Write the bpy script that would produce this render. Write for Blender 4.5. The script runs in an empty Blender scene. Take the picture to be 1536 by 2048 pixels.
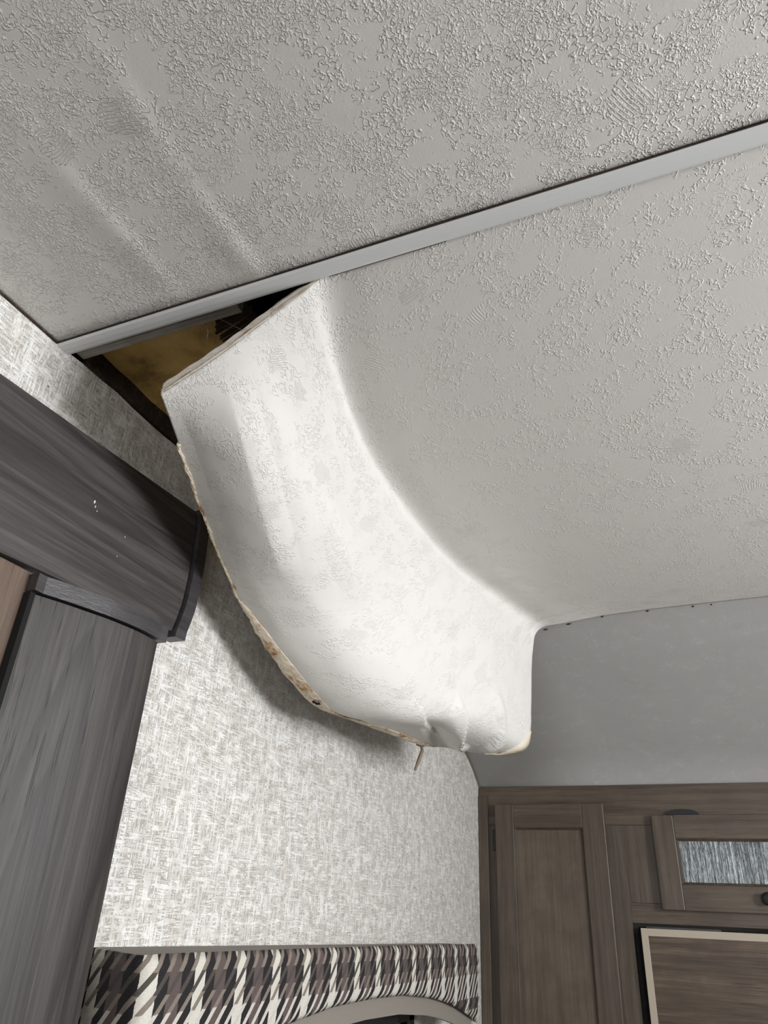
import bpy, bmesh, math, random
import numpy as np
from mathutils import Vector, Matrix, noise

# ------------------------------------------------------------------ camera
sc = bpy.context.scene
COL = sc.collection
FPX = 1446.83
yaw, pitch, roll = -0.422487, 0.515192, 0.05226
ca, sa, cb, sb, cc, ss = math.cos(yaw), math.sin(yaw), math.cos(pitch), math.sin(pitch), math.cos(roll), math.sin(roll)
fwd = Vector((sa*cb, ca*cb, sb)); rt = Vector((ca, -sa, 0)); up = rt.cross(fwd)
r2 = cc*rt + ss*up; u2 = -ss*rt + cc*up
cam_d = bpy.data.cameras.new('camera')
cam = bpy.data.objects.new('camera', cam_d); COL.objects.link(cam)
m = Matrix.Identity(4)
for i in range(3):
    m[i][0] = r2[i]; m[i][1] = u2[i]; m[i][2] = -fwd[i]
cam.matrix_world = m
cam_d.sensor_fit = 'VERTICAL'; cam_d.sensor_height = 24.0; cam_d.sensor_width = 18.0
cam_d.lens = FPX/2048*24.0
cam_d.clip_start = 0.01
sc.camera = cam

# ------------------------------------------------------------------ colour management, world, daylight, fill lamp
sc.view_settings.view_transform = 'Standard'; sc.view_settings.look = 'None'
sc.view_settings.gamma = 1.0; sc.view_settings.use_curve_mapping = False
sc.view_settings.exposure = 0.0
w = bpy.data.worlds.new('sky'); sc.world = w; w.use_nodes = True
w.node_tree.nodes['Background'].inputs[0].default_value = (1.0, 0.985, 0.90, 1)
w.node_tree.nodes['Background'].inputs[1].default_value = 1.2
sc.cycles.use_denoising = True
sc.cycles.max_bounces = 8; sc.cycles.diffuse_bounces = 5

def area(name, loc, look, sx, sy, power, color=(1, 1, 1)):
    l = bpy.data.lights.new(name, 'AREA'); l.shape = 'RECTANGLE'; l.size = sx; l.size_y = sy
    l.energy = power; l.color = color
    o = bpy.data.objects.new(name, l); COL.objects.link(o); o.location = loc
    d = Vector(look) - Vector(loc)
    o.rotation_euler = d.to_track_quat('-Z', 'Y').to_euler()
    return o
# daylight through the right wall window, plus an added fill lamp behind the viewer
area('window_daylight_right', (1.62, 0.60, 0.20), (-0.65, 0.80, 0.22), 0.8, 0.5, 46.0, (0.972, 0.982, 1.0))
area('fill_lamp_near', (0.55, -1.72, -0.1), (-0.3, 0.4, 0.5), 0.9, 0.6, 13.0, (0.98, 0.975, 1.0))

# ------------------------------------------------------------------ helpers
def obj(name, me, mats, parent=None):
    o = bpy.data.objects.new(name, me); COL.objects.link(o)
    if not isinstance(mats, (list, tuple)): mats = [mats]
    for mt in mats: me.materials.append(mt)
    if parent: o.parent = parent
    return o
def tag(o, label=None, cat=None, group=None, kind=None):
    if label: o['label'] = label
    if cat: o['category'] = cat
    if group: o['group'] = group
    if kind: o['kind'] = kind
    return o
def empty(name, loc=(0, 0, 0)):
    o = bpy.data.objects.new(name, None); COL.objects.link(o)
    o.empty_display_size = 0.05; o.location = loc
    return o
def rel(bm, parent):
    if parent is not None:
        bmesh.ops.translate(bm, verts=bm.verts, vec=-Vector(parent_world(parent)))
def parent_world(p):
    v = Vector((0, 0, 0))
    while p is not None:
        v += p.location; p = p.parent
    return v
def bm_obj(name, bm, mats, parent=None, smooth=False):
    rel(bm, parent)
    bmesh.ops.recalc_face_normals(bm, faces=bm.faces)
    me = bpy.data.meshes.new(name); bm.to_mesh(me); bm.free()
    if smooth:
        for p in me.polygons: p.use_smooth = True
    return obj(name, me, mats, parent)
def box(bm, x0, x1, y0, y1, z0, z1, bev=0.0):
    vs = [bm.verts.new((x, y, z)) for x in (x0, x1) for y in (y0, y1) for z in (z0, z1)]
    f = [(0, 1, 3, 2), (4, 6, 7, 5), (0, 4, 5, 1), (2, 3, 7, 6), (0, 2, 6, 4), (1, 5, 7, 3)]
    fs = [bm.faces.new([vs[i] for i in q]) for q in f]
    if bev > 0:
        es = list({e for q in fs for e in q.edges})
        bmesh.ops.bevel(bm, geom=es, offset=bev, segments=2, profile=0.5, affect='EDGES')
    return vs
def boxes(name, lst, mats, parent=None, bev=0.0):
    bm = bmesh.new()
    for b in lst: box(bm, *b, bev=bev)
    return bm_obj(name, bm, mats, parent)
def prism(bm, pts, axis, a, b):
    """closed outline (2-D) swept along an axis from a to b"""
    def mk(p, t):
        if axis == 'x': return (t, p[0], p[1])
        if axis == 'y': return (p[0], t, p[1])
        return (p[0], p[1], t)
    A = [bm.verts.new(mk(p, a)) for p in pts]; B = [bm.verts.new(mk(p, b)) for p in pts]
    n = len(pts)
    bm.faces.new(A); bm.faces.new(B[::-1])
    for i in range(n): bm.faces.new((A[i], B[i], B[(i+1) % n], A[(i+1) % n]))
def tube(bm, pts, rads, seg=8):
    rings = []
    for i, p in enumerate(pts):
        p = Vector(p)
        d = (Vector(pts[min(i+1, len(pts)-1)]) - Vector(pts[max(i-1, 0)])).normalized()
        a = d.orthogonal().normalized(); b = d.cross(a)
        rings.append([bm.verts.new(p + rads[i]*(math.cos(t)*a + math.sin(t)*b)) for t in [2*math.pi*k/seg for k in range(seg)]])
    for i in range(len(rings)-1):
        for k in range(seg):
            bm.faces.new((rings[i][k], rings[i][(k+1) % seg], rings[i+1][(k+1) % seg], rings[i+1][k]))
    bm.faces.new(rings[0][::-1]); bm.faces.new(rings[-1])

# ------------------------------------------------------------------ node helper
class NT:
    def __init__(s, name):
        s.m = bpy.data.materials.new(name); s.m.use_nodes = True
        s.t = s.m.node_tree; s.n = s.t.nodes; s.l = s.t.links
        s.b = s.n['Principled BSDF']
    def node(s, typ, ins=None, **kw):
        q = s.n.new(typ)
        for k, v in kw.items(): setattr(q, k, v)
        for k, v in (ins or {}).items(): s.set(q, k, v)
        return q
    def set(s, q, k, v):
        if isinstance(v, bpy.types.NodeSocket): s.l.new(v, q.inputs[k])
        else: q.inputs[k].default_value = v
    def math(s, op, a, b=0.0, c=0.0):
        q = s.n.new('ShaderNodeMath'); q.operation = op
        s.set(q, 0, a); s.set(q, 1, b)
        if len(q.inputs) > 2: s.set(q, 2, c)
        return q.outputs[0]
    def sstep(s, v, a, b, lo=0.0, hi=1.0):
        q = s.node('ShaderNodeMapRange', interpolation_type='SMOOTHSTEP')
        s.set(q, 0, v); s.set(q, 1, a); s.set(q, 2, b); s.set(q, 3, lo); s.set(q, 4, hi)
        return q.outputs[0]
    def mix(s, f, a, b):
        q = s.node('ShaderNodeMix', data_type='RGBA')
        s.set(q, 0, f); s.set(q, 6, a); s.set(q, 7, b)
        return q.outputs[2]
    def obj(s): return s.node('ShaderNodeTexCoord').outputs['Object']
    def mapping(s, v, scale=(1, 1, 1), rot=(0, 0, 0), loc=(0, 0, 0)):
        q = s.node('ShaderNodeMapping', {'Vector': v, 'Scale': scale, 'Rotation': rot, 'Location': loc}); return q.outputs[0]
    def noise(s, v, scale, detail=2.0, rough=0.5, dist=0.0, out='Fac'):
        q = s.node('ShaderNodeTexNoise', {'Vector': v, 'Scale': scale, 'Detail': detail, 'Roughness': rough, 'Distortion': dist})
        return q.outputs[out]
    def bump(s, h, dist, strength=1.0, normal=None):
        q = s.node('ShaderNodeBump', {'Height': h, 'Distance': dist, 'Strength': strength})
        if normal is not None: s.l.new(normal, q.inputs['Normal'])
        s.l.new(q.outputs[0], s.b.inputs['Normal']); return q.outputs[0]
    def col(s, c): s.set(s.b, 'Base Color', c)
    def rough(s, r): s.set(s.b, 'Roughness', r)
    def ramp(s, v, pts):
        q = s.node('ShaderNodeValToRGB'); s.l.new(v, q.inputs[0])
        e = q.color_ramp.elements
        while len(e) < len(pts): e.new(0.5)
        for i, (p, c) in enumerate(pts):
            e[i].position = p; e[i].color = (*c, 1)
        return q.outputs[0]
def srgb(r, g, b):
    f = lambda c: (c/255/12.92) if c/255 <= 0.04045 else ((c/255+0.055)/1.055)**2.4
    return (f(r), f(g), f(b), 1)

def m_plain(name, c, rough=0.5, bump=0.0, bscale=200.0, metallic=0.0):
    t = NT(name); t.col(c); t.rough(rough); t.b.inputs['Metallic'].default_value = metallic
    if bump: t.bump(t.noise(t.obj(), bscale, 3.0), bump)
    return t.m

def m_vinyl(name, base, depth=0.0006, smooth_far=None, mottled=0.0, density=0.5, coat=0.35, dirt=False, fs=210.0, uv=False, w2=0.7, ribs=0.72):
    """off-white embossed ceiling vinyl: clusters of worm loops and patches of parallel ribs"""
    t = NT(name); o = t.node('ShaderNodeTexCoord').outputs['UV'] if uv else t.obj()
    warp = t.noise(o, 60.0, 2.0, out='Color')
    ov = t.node('ShaderNodeVectorMath', operation='MULTIPLY_ADD'); t.l.new(warp, ov.inputs[0])
    ov.inputs[1].default_value = (0.006, 0.006, 0.006); t.l.new(o, ov.inputs[2]); ov = ov.outputs[0]
    # worm loops: raised iso-lines of a noise field
    n1 = t.noise(ov, fs, 1.5, 0.5)
    worm = t.sstep(t.math('ABSOLUTE', t.math('SUBTRACT', n1, 0.55)), 0.0, 0.075, 1.0, 0.0)
    n1b = t.noise(t.mapping(ov, loc=(3.1, 1.7, 0.4)), fs*1.5, 1.0, 0.5)
    worm2 = t.sstep(t.math('ABSOLUTE', t.math('SUBTRACT', n1b, 0.5)), 0.0, 0.07, 1.0, 0.0)
    mask = t.sstep(t.noise(o, 20.0, 5.0, 0.7), density-0.02, density+0.05)
    mask2 = t.sstep(t.noise(t.mapping(o, loc=(7, 2, 1)), 26.0, 3.0, 0.6), density+0.0, density+0.1)
    h = t.math('MAXIMUM', t.math('MULTIPLY', worm, mask), t.math('MULTIPLY', t.math('MULTIPLY', worm2, mask2), w2))
    # patches of parallel ribs, each with its own direction
    vo = t.node('ShaderNodeTexVoronoi', {'Vector': ov, 'Scale': 15.0})
    sep = t.node('ShaderNodeSeparateColor'); t.l.new(vo.outputs['Color'], sep.inputs[0])
    sx = t.node('ShaderNodeSeparateXYZ'); t.l.new(ov, sx.inputs[0])
    ang = t.math('MULTIPLY', sep.outputs[0], 6.283)
    ln = t.math('ADD', t.math('MULTIPLY', sx.outputs[0], t.math('COSINE', ang)), t.math('MULTIPLY', sx.outputs[1], t.math('SINE', ang)))
    rib = t.sstep(t.math('SINE', t.math('ADD', t.math('MULTIPLY', ln, 1900.0), t.math('MULTIPLY', t.noise(o, 60.0, 2.0), 9.0))), 0.0, 0.8)
    rm = t.math('MULTIPLY', t.sstep(t.math('ADD', vo.outputs['Distance'], t.math('MULTIPLY', t.noise(o, 70.0, 2.0), 0.5)), 0.50, 0.54, 1.0, 0.0), t.math('GREATER_THAN', sep.outputs[1], ribs))
    h = t.math('MAXIMUM', h, t.math('MULTIPLY', rib, rm))
    fine = t.noise(o, 420.0, 2.0)
    h = t.math('ADD', h, t.math('MULTIPLY', fine, 0.16))
    h = t.math('ADD', h, t.math('MULTIPLY', t.noise(o, 45.0, 2.0), 0.2))
    t.bump(h, depth)
    c = base
    if mottled:
        mo = t.sstep(t.noise(o, 22.0, 5.0, 0.7), 0.50, 0.68)
        mo = t.math('MULTIPLY', mo, t.sstep(t.noise(o, 160.0, 3.0, 0.7), 0.42, 0.62))
        c = t.mix(t.math('MULTIPLY', mo, mottled), base, tuple(min(1, x*1.35) for x in base[:3])+(1,))
    if dirt:
        d = t.sstep(t.noise(t.mapping(o, scale=(3, 9, 3)), 2.2, 4.0, 0.6), 0.55, 0.8)
        c = t.mix(t.math('MULTIPLY', d, 0.25), c, srgb(178, 172, 166))
    t.col(c); t.rough(0.45); t.b.inputs['Specular IOR Level'].default_value = coat
    return t.m

SPOT = (-0.6547, 0.4608, 0.5380)
def m_fabric_wall():
    t = NT('woven_wallpaper'); o = t.obj()
    a = t.noise(t.mapping(o, scale=(1, 1.0, 0.09)), 260.0, 2.0, 0.6)     # vertical threads
    b = t.noise(t.mapping(o, scale=(1, 0.09, 1.0)), 240.0, 2.0, 0.6)     # horizontal threads
    a2 = t.noise(t.mapping(o, scale=(1, 1.0, 0.12), loc=(0, 3, 1)), 560.0, 2.0, 0.6)
    b2 = t.noise(t.mapping(o, scale=(1, 0.12, 1.0), loc=(0, 5, 2)), 520.0, 2.0, 0.6)
    iso = lambda v, w_: t.sstep(t.math('ABSOLUTE', t.math('SUBTRACT', v, 0.5)), 0.0, w_, 1.0, 0.0)
    ln = t.math('MAXIMUM', t.math('MULTIPLY', iso(b, 0.035), t.sstep(a, 0.40, 0.56)), t.math('MULTIPLY', iso(a, 0.030), t.sstep(b, 0.42, 0.58)))
    fi = t.math('MAXIMUM', t.sstep(a2, 0.55, 0.68), t.sstep(b2, 0.55, 0.68))
    big = t.sstep(t.noise(o, 60.0, 4.0, 0.65), 0.40, 0.60)
    white, cream, greyb = srgb(236, 235, 232), srgb(212, 209, 203), srgb(142, 134, 124)
    base = t.mix(big, cream, white)
    base = t.mix(t.math('MULTIPLY', fi, 0.42), base, srgb(178, 173, 165))
    c = t.mix(t.math('MULTIPLY', ln, 0.60), base, greyb)
    # small rust spot above the header
    d = t.node('ShaderNodeVectorMath', operation='DISTANCE'); t.l.new(o, d.inputs[0]); d.inputs[1].default_value = SPOT
    c = t.mix(t.math('MULTIPLY', t.sstep(d.outputs['Value'], 0.0008, 0.0026, 1.0, 0.0), 0.8), c, srgb(150, 96, 44))
    t.col(c); t.rough(0.45)
    t.bump(t.math('SUBTRACT', t.math('ADD', a2, b2), t.math('MULTIPLY', ln, 0.7)), 0.0007)
    return t.m

def m_wood(name, axis, dark, mid, light, scale=1.0, rings=9.0, rough=0.42, mottle=0.0, seed=0.0, line=0.6, streak=0.6):
    """printed wood grain: fine fibres, short dark pores and cathedral contour lines"""
    t = NT(name); o = t.mapping(t.obj(), loc=(seed, seed*1.7, seed*0.6))
    st = lambda k: {'x': (k, 1, 1), 'y': (1, k, 1), 'z': (1, 1, k)}[axis]
    field = t.noise(t.mapping(o, scale=st(0.11)), 8.0*scale, 1.5, 0.5)
    wob = t.noise(t.mapping(o, scale=st(0.05)), 120.0*scale, 2.0, 0.6)
    f2 = t.math('ADD', t.math('MULTIPLY', field, rings), t.math('MULTIPLY', wob, 0.35))
    fr = t.math('FRACT', f2)
    ringl = t.math('MULTIPLY', t.sstep(fr, 0.45, 0.90), t.sstep(fr, 0.92, 1.0, 1.0, 0.0))
    fib = t.noise(t.mapping(o, scale=st(0.03)), 330.0*scale, 3.0, 0.7)
    fib2 = t.noise(t.mapping(o, scale=st(0.035)), 75.0*scale, 3.0, 0.65)
    pore = t.sstep(t.noise(t.mapping(o, scale=st(0.045)), 210.0*scale, 2.0, 0.6), 0.60, 0.68)
    pore = t.math('MULTIPLY', pore, t.sstep(t.noise(t.mapping(o, scale=st(0.3)), 14.0*scale, 2.0), 0.40, 0.60))
    v = t.math('ADD', t.math('MULTIPLY', fib, 0.40), t.math('MULTIPLY', fib2, 0.60))
    c = t.ramp(v, [(0.34, dark[:3]), (0.50, mid[:3]), (0.66, light[:3])])
    c = t.mix(t.math('MULTIPLY', ringl, line), c, dark)
    c = t.mix(t.math('MULTIPLY', pore, streak), c, tuple(x*0.6 for x in dark[:3])+(1,))
    if mottle:
        mo = t.sstep(t.noise(o, 11.0, 4.0, 0.6), 0.38, 0.64)
        c = t.mix(t.math('MULTIPLY', mo, mottle), c, tuple(x*0.6 for x in dark[:3])+(1,))
    t.col(c); t.rough(rough)
    t.bump(t.math('SUBTRACT', fib, t.math('MULTIPLY', pore, 0.6)), 0.0003)
    return t.m

def m_plaid():
    """diagonal ikat plaid; UV is metres along and up the cloth"""
    t = NT('plaid_fabric')
    uv = t.node('ShaderNodeTexCoord').outputs['UV']
    sp = t.node('ShaderNodeSeparateXYZ'); t.l.new(uv, sp.inputs[0]); u, v = sp.outputs[0], sp.outputs[1]
    P = 0.082
    wob = t.math('MULTIPLY', t.math('SUBTRACT', t.noise(uv, 160.0, 1.0), 0.5), 0.0022)
    pu = t.math('FRACT', t.math('DIVIDE', t.math('ADD', u, wob), P))
    white, black, mauve, beige, grey = srgb(232, 228, 218), srgb(34, 30, 34), srgb(104, 90, 88), srgb(150, 139, 128), srgb(84, 79, 74)
    warp = t.mix(t.math('LESS_THAN', pu, 0.24), black, white)
    mm = t.math('MULTIPLY', t.math('GREATER_THAN', pu, 0.46), t.math('LESS_THAN', pu, 0.72))
    warp = t.mix(mm, warp, mauve)
    weft = t.mix(t.math('LESS_THAN', t.math('ADD', v, wob), -0.090), beige, white)
    g = t.math('MULTIPLY', t.math('LESS_THAN', v, -0.055), t.math('GREATER_THAN', v, -0.074))
    g2 = t.math('MULTIPLY', t.math('LESS_THAN', v, -0.132), t.math('GREATER_THAN', v, -0.152))
    weft = t.mix(t.math('MAXIMUM', g, g2), weft, grey)
    d = t.math('FRACT', t.math('DIVIDE', t.math('SUBTRACT', u, t.math('MULTIPLY', v, 0.9)), P/4))
    st = t.math('LESS_THAN', d, 0.36)
    c = t.mix(st, warp, weft)
    # yarn relief
    y = t.math('SINE', t.math('MULTIPLY', t.math('ADD', u, t.math('MULTIPLY', v, 0.7)), 2600.0))
    y2 = t.math('SINE', t.math('MULTIPLY', t.math('SUBTRACT', u, t.math('MULTIPLY', v, 1.3)), 3100.0))
    hh = t.math('MULTIPLY', y, y2)
    c = t.mix(t.math('MULTIPLY', t.sstep(hh, -0.2, -0.8), t.math('MULTIPLY', st, 0.45)), c, srgb(96, 86, 80))
    t.col(c); t.rough(0.8); t.bump(hh, 0.0004)
    return t.m

def m_torn():
    t = NT('torn_plywood'); o = t.obj()
    n = t.noise(t.mapping(o, scale=(1, 0.5, 1)), 60.0, 4.0, 0.65)
    c = t.ramp(n, [(0.30, srgb(120, 84, 52)[:3]), (0.40, srgb(184, 152, 116)[:3]), (0.48, srgb(214, 200, 180)[:3]), (0.66, srgb(232, 222, 202)[:3])])
    f = t.noise(o, 300.0, 3.0, 0.7)
    c = t.mix(t.sstep(f, 0.60, 0.72), c, srgb(90, 62, 42))
    t.col(c); t.rough(0.85); t.bump(t.math('ADD', n, f), 0.002)
    return t.m

def m_foam():
    t = NT('mustard_insulation'); o = t.obj()
    n = t.noise(o, 9.0, 5.0, 0.62)
    c = t.ramp(n, [(0.32, srgb(120, 92, 54)[:3]), (0.50, srgb(212, 176, 104)[:3]), (0.70, srgb(232, 200, 130)[:3])])
    k = t.sstep(t.noise(t.mapping(o, scale=(1, 4, 1)), 26.0, 5.0, 0.7), 0.60, 0.70)
    c = t.mix(t.math('MULTIPLY', k, 0.8), c, srgb(50, 38, 28))
    t.col(c); t.rough(0.8); t.bump(t.noise(o, 70.0, 4.0), 0.003)
    return t.m

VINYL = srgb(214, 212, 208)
M = {}
M['vinyl_near'] = m_vinyl('embossed_vinyl_heavy', VINYL, 0.0008, density=0.47, mottled=0.0, dirt=True, fs=175.0)
M['vinyl'] = m_vinyl('embossed_vinyl', VINYL, 0.00052, density=0.495, dirt=False, uv=True, fs=145.0, w2=0.4, ribs=0.62)
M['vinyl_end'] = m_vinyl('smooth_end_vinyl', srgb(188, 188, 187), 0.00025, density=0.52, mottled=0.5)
M['batten'] = m_plain('grey_plastic_batten', srgb(214, 216, 216), 0.35)
M['wall'] = m_fabric_wall()
WOOD_ROUGH = 0.55
M['grey_y'] = m_wood('weathered_grey_oak_horizontal', 'y', srgb(40, 36, 37), srgb(66, 62, 61), srgb(84, 80, 78), seed=0.3, rough=WOOD_ROUGH, rings=14.0, line=0.6, streak=0.8)
M['grey_z'] = m_wood('weathered_grey_oak_vertical', 'z', srgb(34, 31, 31), srgb(58, 55, 53), srgb(76, 72, 69), seed=1.9, rough=WOOD_ROUGH, rings=14.0, line=0.6, streak=0.8)
M['charcoal'] = m_wood('charcoal_edge_banding', 'y', srgb(42, 40, 42), srgb(58, 56, 58), srgb(70, 68, 70), rings=1.0, line=0.0, streak=0.0, rough=0.35)
M['brown_z'] = m_wood('warm_brown_panel', 'z', srgb(80, 65, 55), srgb(104, 88, 76), srgb(118, 102, 89), line=0.3, streak=0.3, seed=4.0)
M['cab_x'] = m_wood('stained_maple_horizontal', 'x', srgb(62, 52, 43), srgb(85, 73, 62), srgb(99, 87, 75), line=0.25, rings=5.0, streak=0.3, mottle=0.2, seed=2.2)
M['cab_z'] = m_wood('stained_maple_vertical', 'z', srgb(62, 53, 44), srgb(83, 73, 62), srgb(97, 86, 75), line=0.2, rings=4.0, streak=0.3, mottle=0.2, seed=6.1)
M['cab_panel'] = m_wood('stained_maple_panel', 'z', srgb(78, 67, 56), srgb(96, 84, 72), srgb(104, 92, 80), line=0.0, rings=1.0, streak=0.1, mottle=0.35, seed=8.4)
M['fridge_wood'] = m_wood('fridge_door_veneer', 'x', srgb(60, 48, 39), srgb(88, 73, 60), srgb(112, 96, 80), line=0.35, rings=7.0, mottle=0.3, seed=5.5)
M['putty'] = m_plain('putty_metal_frame', srgb(176, 166, 150), 0.4)
M['black'] = m_plain('black_metal', srgb(22, 22, 24), 0.35)
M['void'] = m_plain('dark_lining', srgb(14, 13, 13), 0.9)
M['plaid'] = m_plaid()
M['linen'] = m_plain('grey_linen', srgb(132, 126, 118), 0.8, 0.0004, 500.0)
M['torn'] = m_torn()
M['foam'] = m_foam()
M['old_wood'] = m_wood('mouldy_lumber', 'x', srgb(90, 84, 76), srgb(160, 154, 144), srgb(200, 195, 184), mottle=0.4, rings=2.0, line=0.0, rough=0.8)
M['rot'] = m_wood('rotten_wood', 'x', srgb(20, 14, 10), srgb(48, 34, 24), srgb(80, 60, 44), rough=0.9)
M['floor'] = m_wood('vinyl_plank_floor', 'y', srgb(110, 104, 98), srgb(140, 134, 128), srgb(160, 154, 148))
M['paint'] = m_plain('pale_wall_board', srgb(206, 202, 196), 0.6)

def m_glass_pattern():
    t = NT('reeded_glass'); o = t.obj()
    n = t.noise(t.mapping(o, scale=(1, 1, 0.045)), 170.0, 3.0, 0.7)
    n2 = t.noise(t.mapping(o, scale=(1, 1, 0.25)), 300.0, 3.0, 0.7)
    v = t.math('ADD', t.math('MULTIPLY', n, 0.65), t.math('MULTIPLY', n2, 0.35))
    c = t.ramp(v, [(0.38, srgb(34, 38, 38)[:3]), (0.49, srgb(92, 100, 102)[:3]), (0.62, srgb(186, 196, 202)[:3])])
    t.col(c); t.rough(0.18); t.bump(v, 0.004); return t.m
M['reeded'] = m_glass_pattern()
def m_window():
    t = NT('window_glass'); t.b.inputs['Transmission Weight'].default_value = 1.0
    t.b.inputs['IOR'].default_value = 1.02; t.rough(0.0); t.col((0.95, 1, 0.95, 1)); return t.m
M['glass'] = m_window()

# ------------------------------------------------------------------ key dimensions (metres, origin at the viewer's eye)
WX = -0.6547     # left wall plane
CZ = 0.600       # ceiling
FZ = -1.45       # floor
RX = 1.50        # right wall
BY = 2.268       # cabinet faces
NY = -1.60       # near wall

# ------------------------------------------------------------------ setting
# floor
boxes('floor', [(WX-0.6, RX, NY, BY+0.5, FZ-0.05, FZ)], M['floor'])['kind'] = 'structure'
# left wall: bands round the slide-out opening and the window
def wall_left():
    bm = bmesh.new()
    # top edge of the wallpaper follows the torn cavity
    n = 120; pts = []
    for i in range(n+1):
        y = NY + (BY-NY)*i/n
        pts.append(y)
    ys = sorted(set(pts + [0.10, 0.95, 1.706, 0.47, 1.53]))
    def top(y):
        if y < 1.53:
            z = CZ
            if 0.47 < y: z = CZ + 0.002 + 0.0015*math.sin(y*37) + 0.001*math.sin(y*91)
            return z
        return CZ + 0.02
    def col(y0, y1, z0, z1a, z1b):
        k = 1
        a = [bm.verts.new((WX, y0, z0)), bm.verts.new((WX, y1, z0)), bm.verts.new((WX, y1, z1b)), bm.verts.new((WX, y0, z1a))]
        bm.faces.new(a)
    for y0, y1 in zip(ys[:-1], ys[1:]):
        ym = (y0+y1)/2
        spans = [(FZ, None)]
        if ym < 0.10: spans = [(0.335, None)]
        elif 0.95 < ym < 1.706: spans = [(FZ, -0.62), (-0.1755, None)]
        for z0, z1 in spans:
            col(y0, y1, z0, top(y0) if z1 is None else z1, top(y1) if z1 is None else z1)
    bmesh.ops.remove_doubles(bm, verts=bm.verts, dist=1e-5)
    r = bmesh.ops.extrude_face_region(bm, geom=bm.faces[:])
    bmesh.ops.translate(bm, verts=[v for v in r['geom'] if isinstance(v, bmesh.types.BMVert)], vec=(-0.012, 0, 0))
    o = bm_obj('wall_left', bm, M['wall'])
    tag(o, 'pale woven-look wallpapered left wall', None, None, 'structure')
wall_left()
# right wall with a window opening; near wall with an opening added for the fill lamp
def wall_hole(name, plane, a0, a1, z0, z1, ha0, ha1, hz0, hz1, t, mat):
    L = [(a0, a1, z0, hz0), (a0, a1, hz1, z1), (a0, ha0, hz0, hz1), (ha1, a1, hz0, hz1)]
    if plane[0] == 'x': bs = [(plane[1], plane[1]+t, a, b, c, d) for a, b, c, d in L]
    else: bs = [(a, b, plane[1]-t, plane[1], c, d) for a, b, c, d in L]
    o = boxes(name, bs, mat); o['kind'] = 'structure'; return o
wall_hole('wall_right', ('x', RX), NY, BY+0.54, FZ, CZ+0.1, 0.18, 1.02, -0.07, 0.47, 0.04, M['paint'])
wall_hole('wall_near', ('y', NY), WX-0.6, RX, FZ, CZ+0.1, 0.05, 1.05, -0.35, 0.35, 0.04, M['paint'])
boxes('wall_back', [(WX-0.6, RX, BY+0.5, BY+0.54, FZ, CZ+0.1)], M['paint'])['kind'] = 'structure'
boxes('wall_roof_deck', [(WX-0.6, RX+0.1, NY, BY+0.54, CZ+0.105, CZ+0.13)], M['void'])['kind'] = 'structure'
boxes('wall_outer_left', [(WX-0.62, WX-0.6, NY, 0.60, FZ, CZ+0.1), (WX-0.6, WX-0.02, 0.60, 0.615, FZ, 0.50),
                          (WX-0.1, WX-0.08, 0.62, BY+0.54, 0.05, CZ+0.1), (WX-0.03, WX-0.013, BY-0.002, BY+0.54, FZ, CZ+0.1)], M['void'])['kind'] = 'structure'

# near ceiling sheet with two long stud ridges
def ceiling_near():
    x0, x1, y0, y1 = WX, RX, NY, 0.455
    xs = [x0 + i*0.006 for i in range(90)]; xs += [xs[-1] + (x1-xs[-1])*i/20 for i in range(1, 21)]
    ys = [y0 + (y1-y0)*i/110 for i in range(111)]
    bm = bmesh.new(); g = []
    for y in ys:
        row = []
        for x in xs:
            z = CZ
            f1 = max(0, min(1, (y-0.16)/0.16)) * (0.65+0.35*math.sin(y*31+1))
            f1 *= max(0.0, min(1, (0.46-y)/0.04))
            q = x+0.362-0.004*math.sin(y*14); z -= 0.0024*f1*math.exp(-(q/(0.0075 if q > 0 else 0.022))**2)
            f2 = max(0, min(1, (y-0.08)/0.2)) * (0.7+0.3*math.sin(y*23)) * max(0.0, min(1, (0.46-y)/0.05))
            q = x+0.467-0.004*math.sin(y*17); z -= 0.0020*f2*math.exp(-(q/(0.009 if q > 0 else 0.024))**2)
            z -= 0.0012*noise.noise((x*5, y*4, 0.3))
            row.append(bm.verts.new((x, y, z)))
        g.append(row)
    for j in range(len(ys)-1):
        for i in range(len(xs)-1):
            bm.faces.new((g[j][i], g[j+1][i], g[j+1][i+1], g[j][i+1]))
    r = bmesh.ops.extrude_face_region(bm, geom=bm.faces[:])
    bmesh.ops.translate(bm, verts=[v for v in r['geom'] if isinstance(v, bmesh.types.BMVert)], vec=(0, 0, 0.004))
    o = bm_obj('ceiling', bm, M['vinyl_near'], smooth=True)
    tag(o, 'near textured ceiling sheet with two raised ridges', None, None, 'structure')
ceiling_near()

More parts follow.
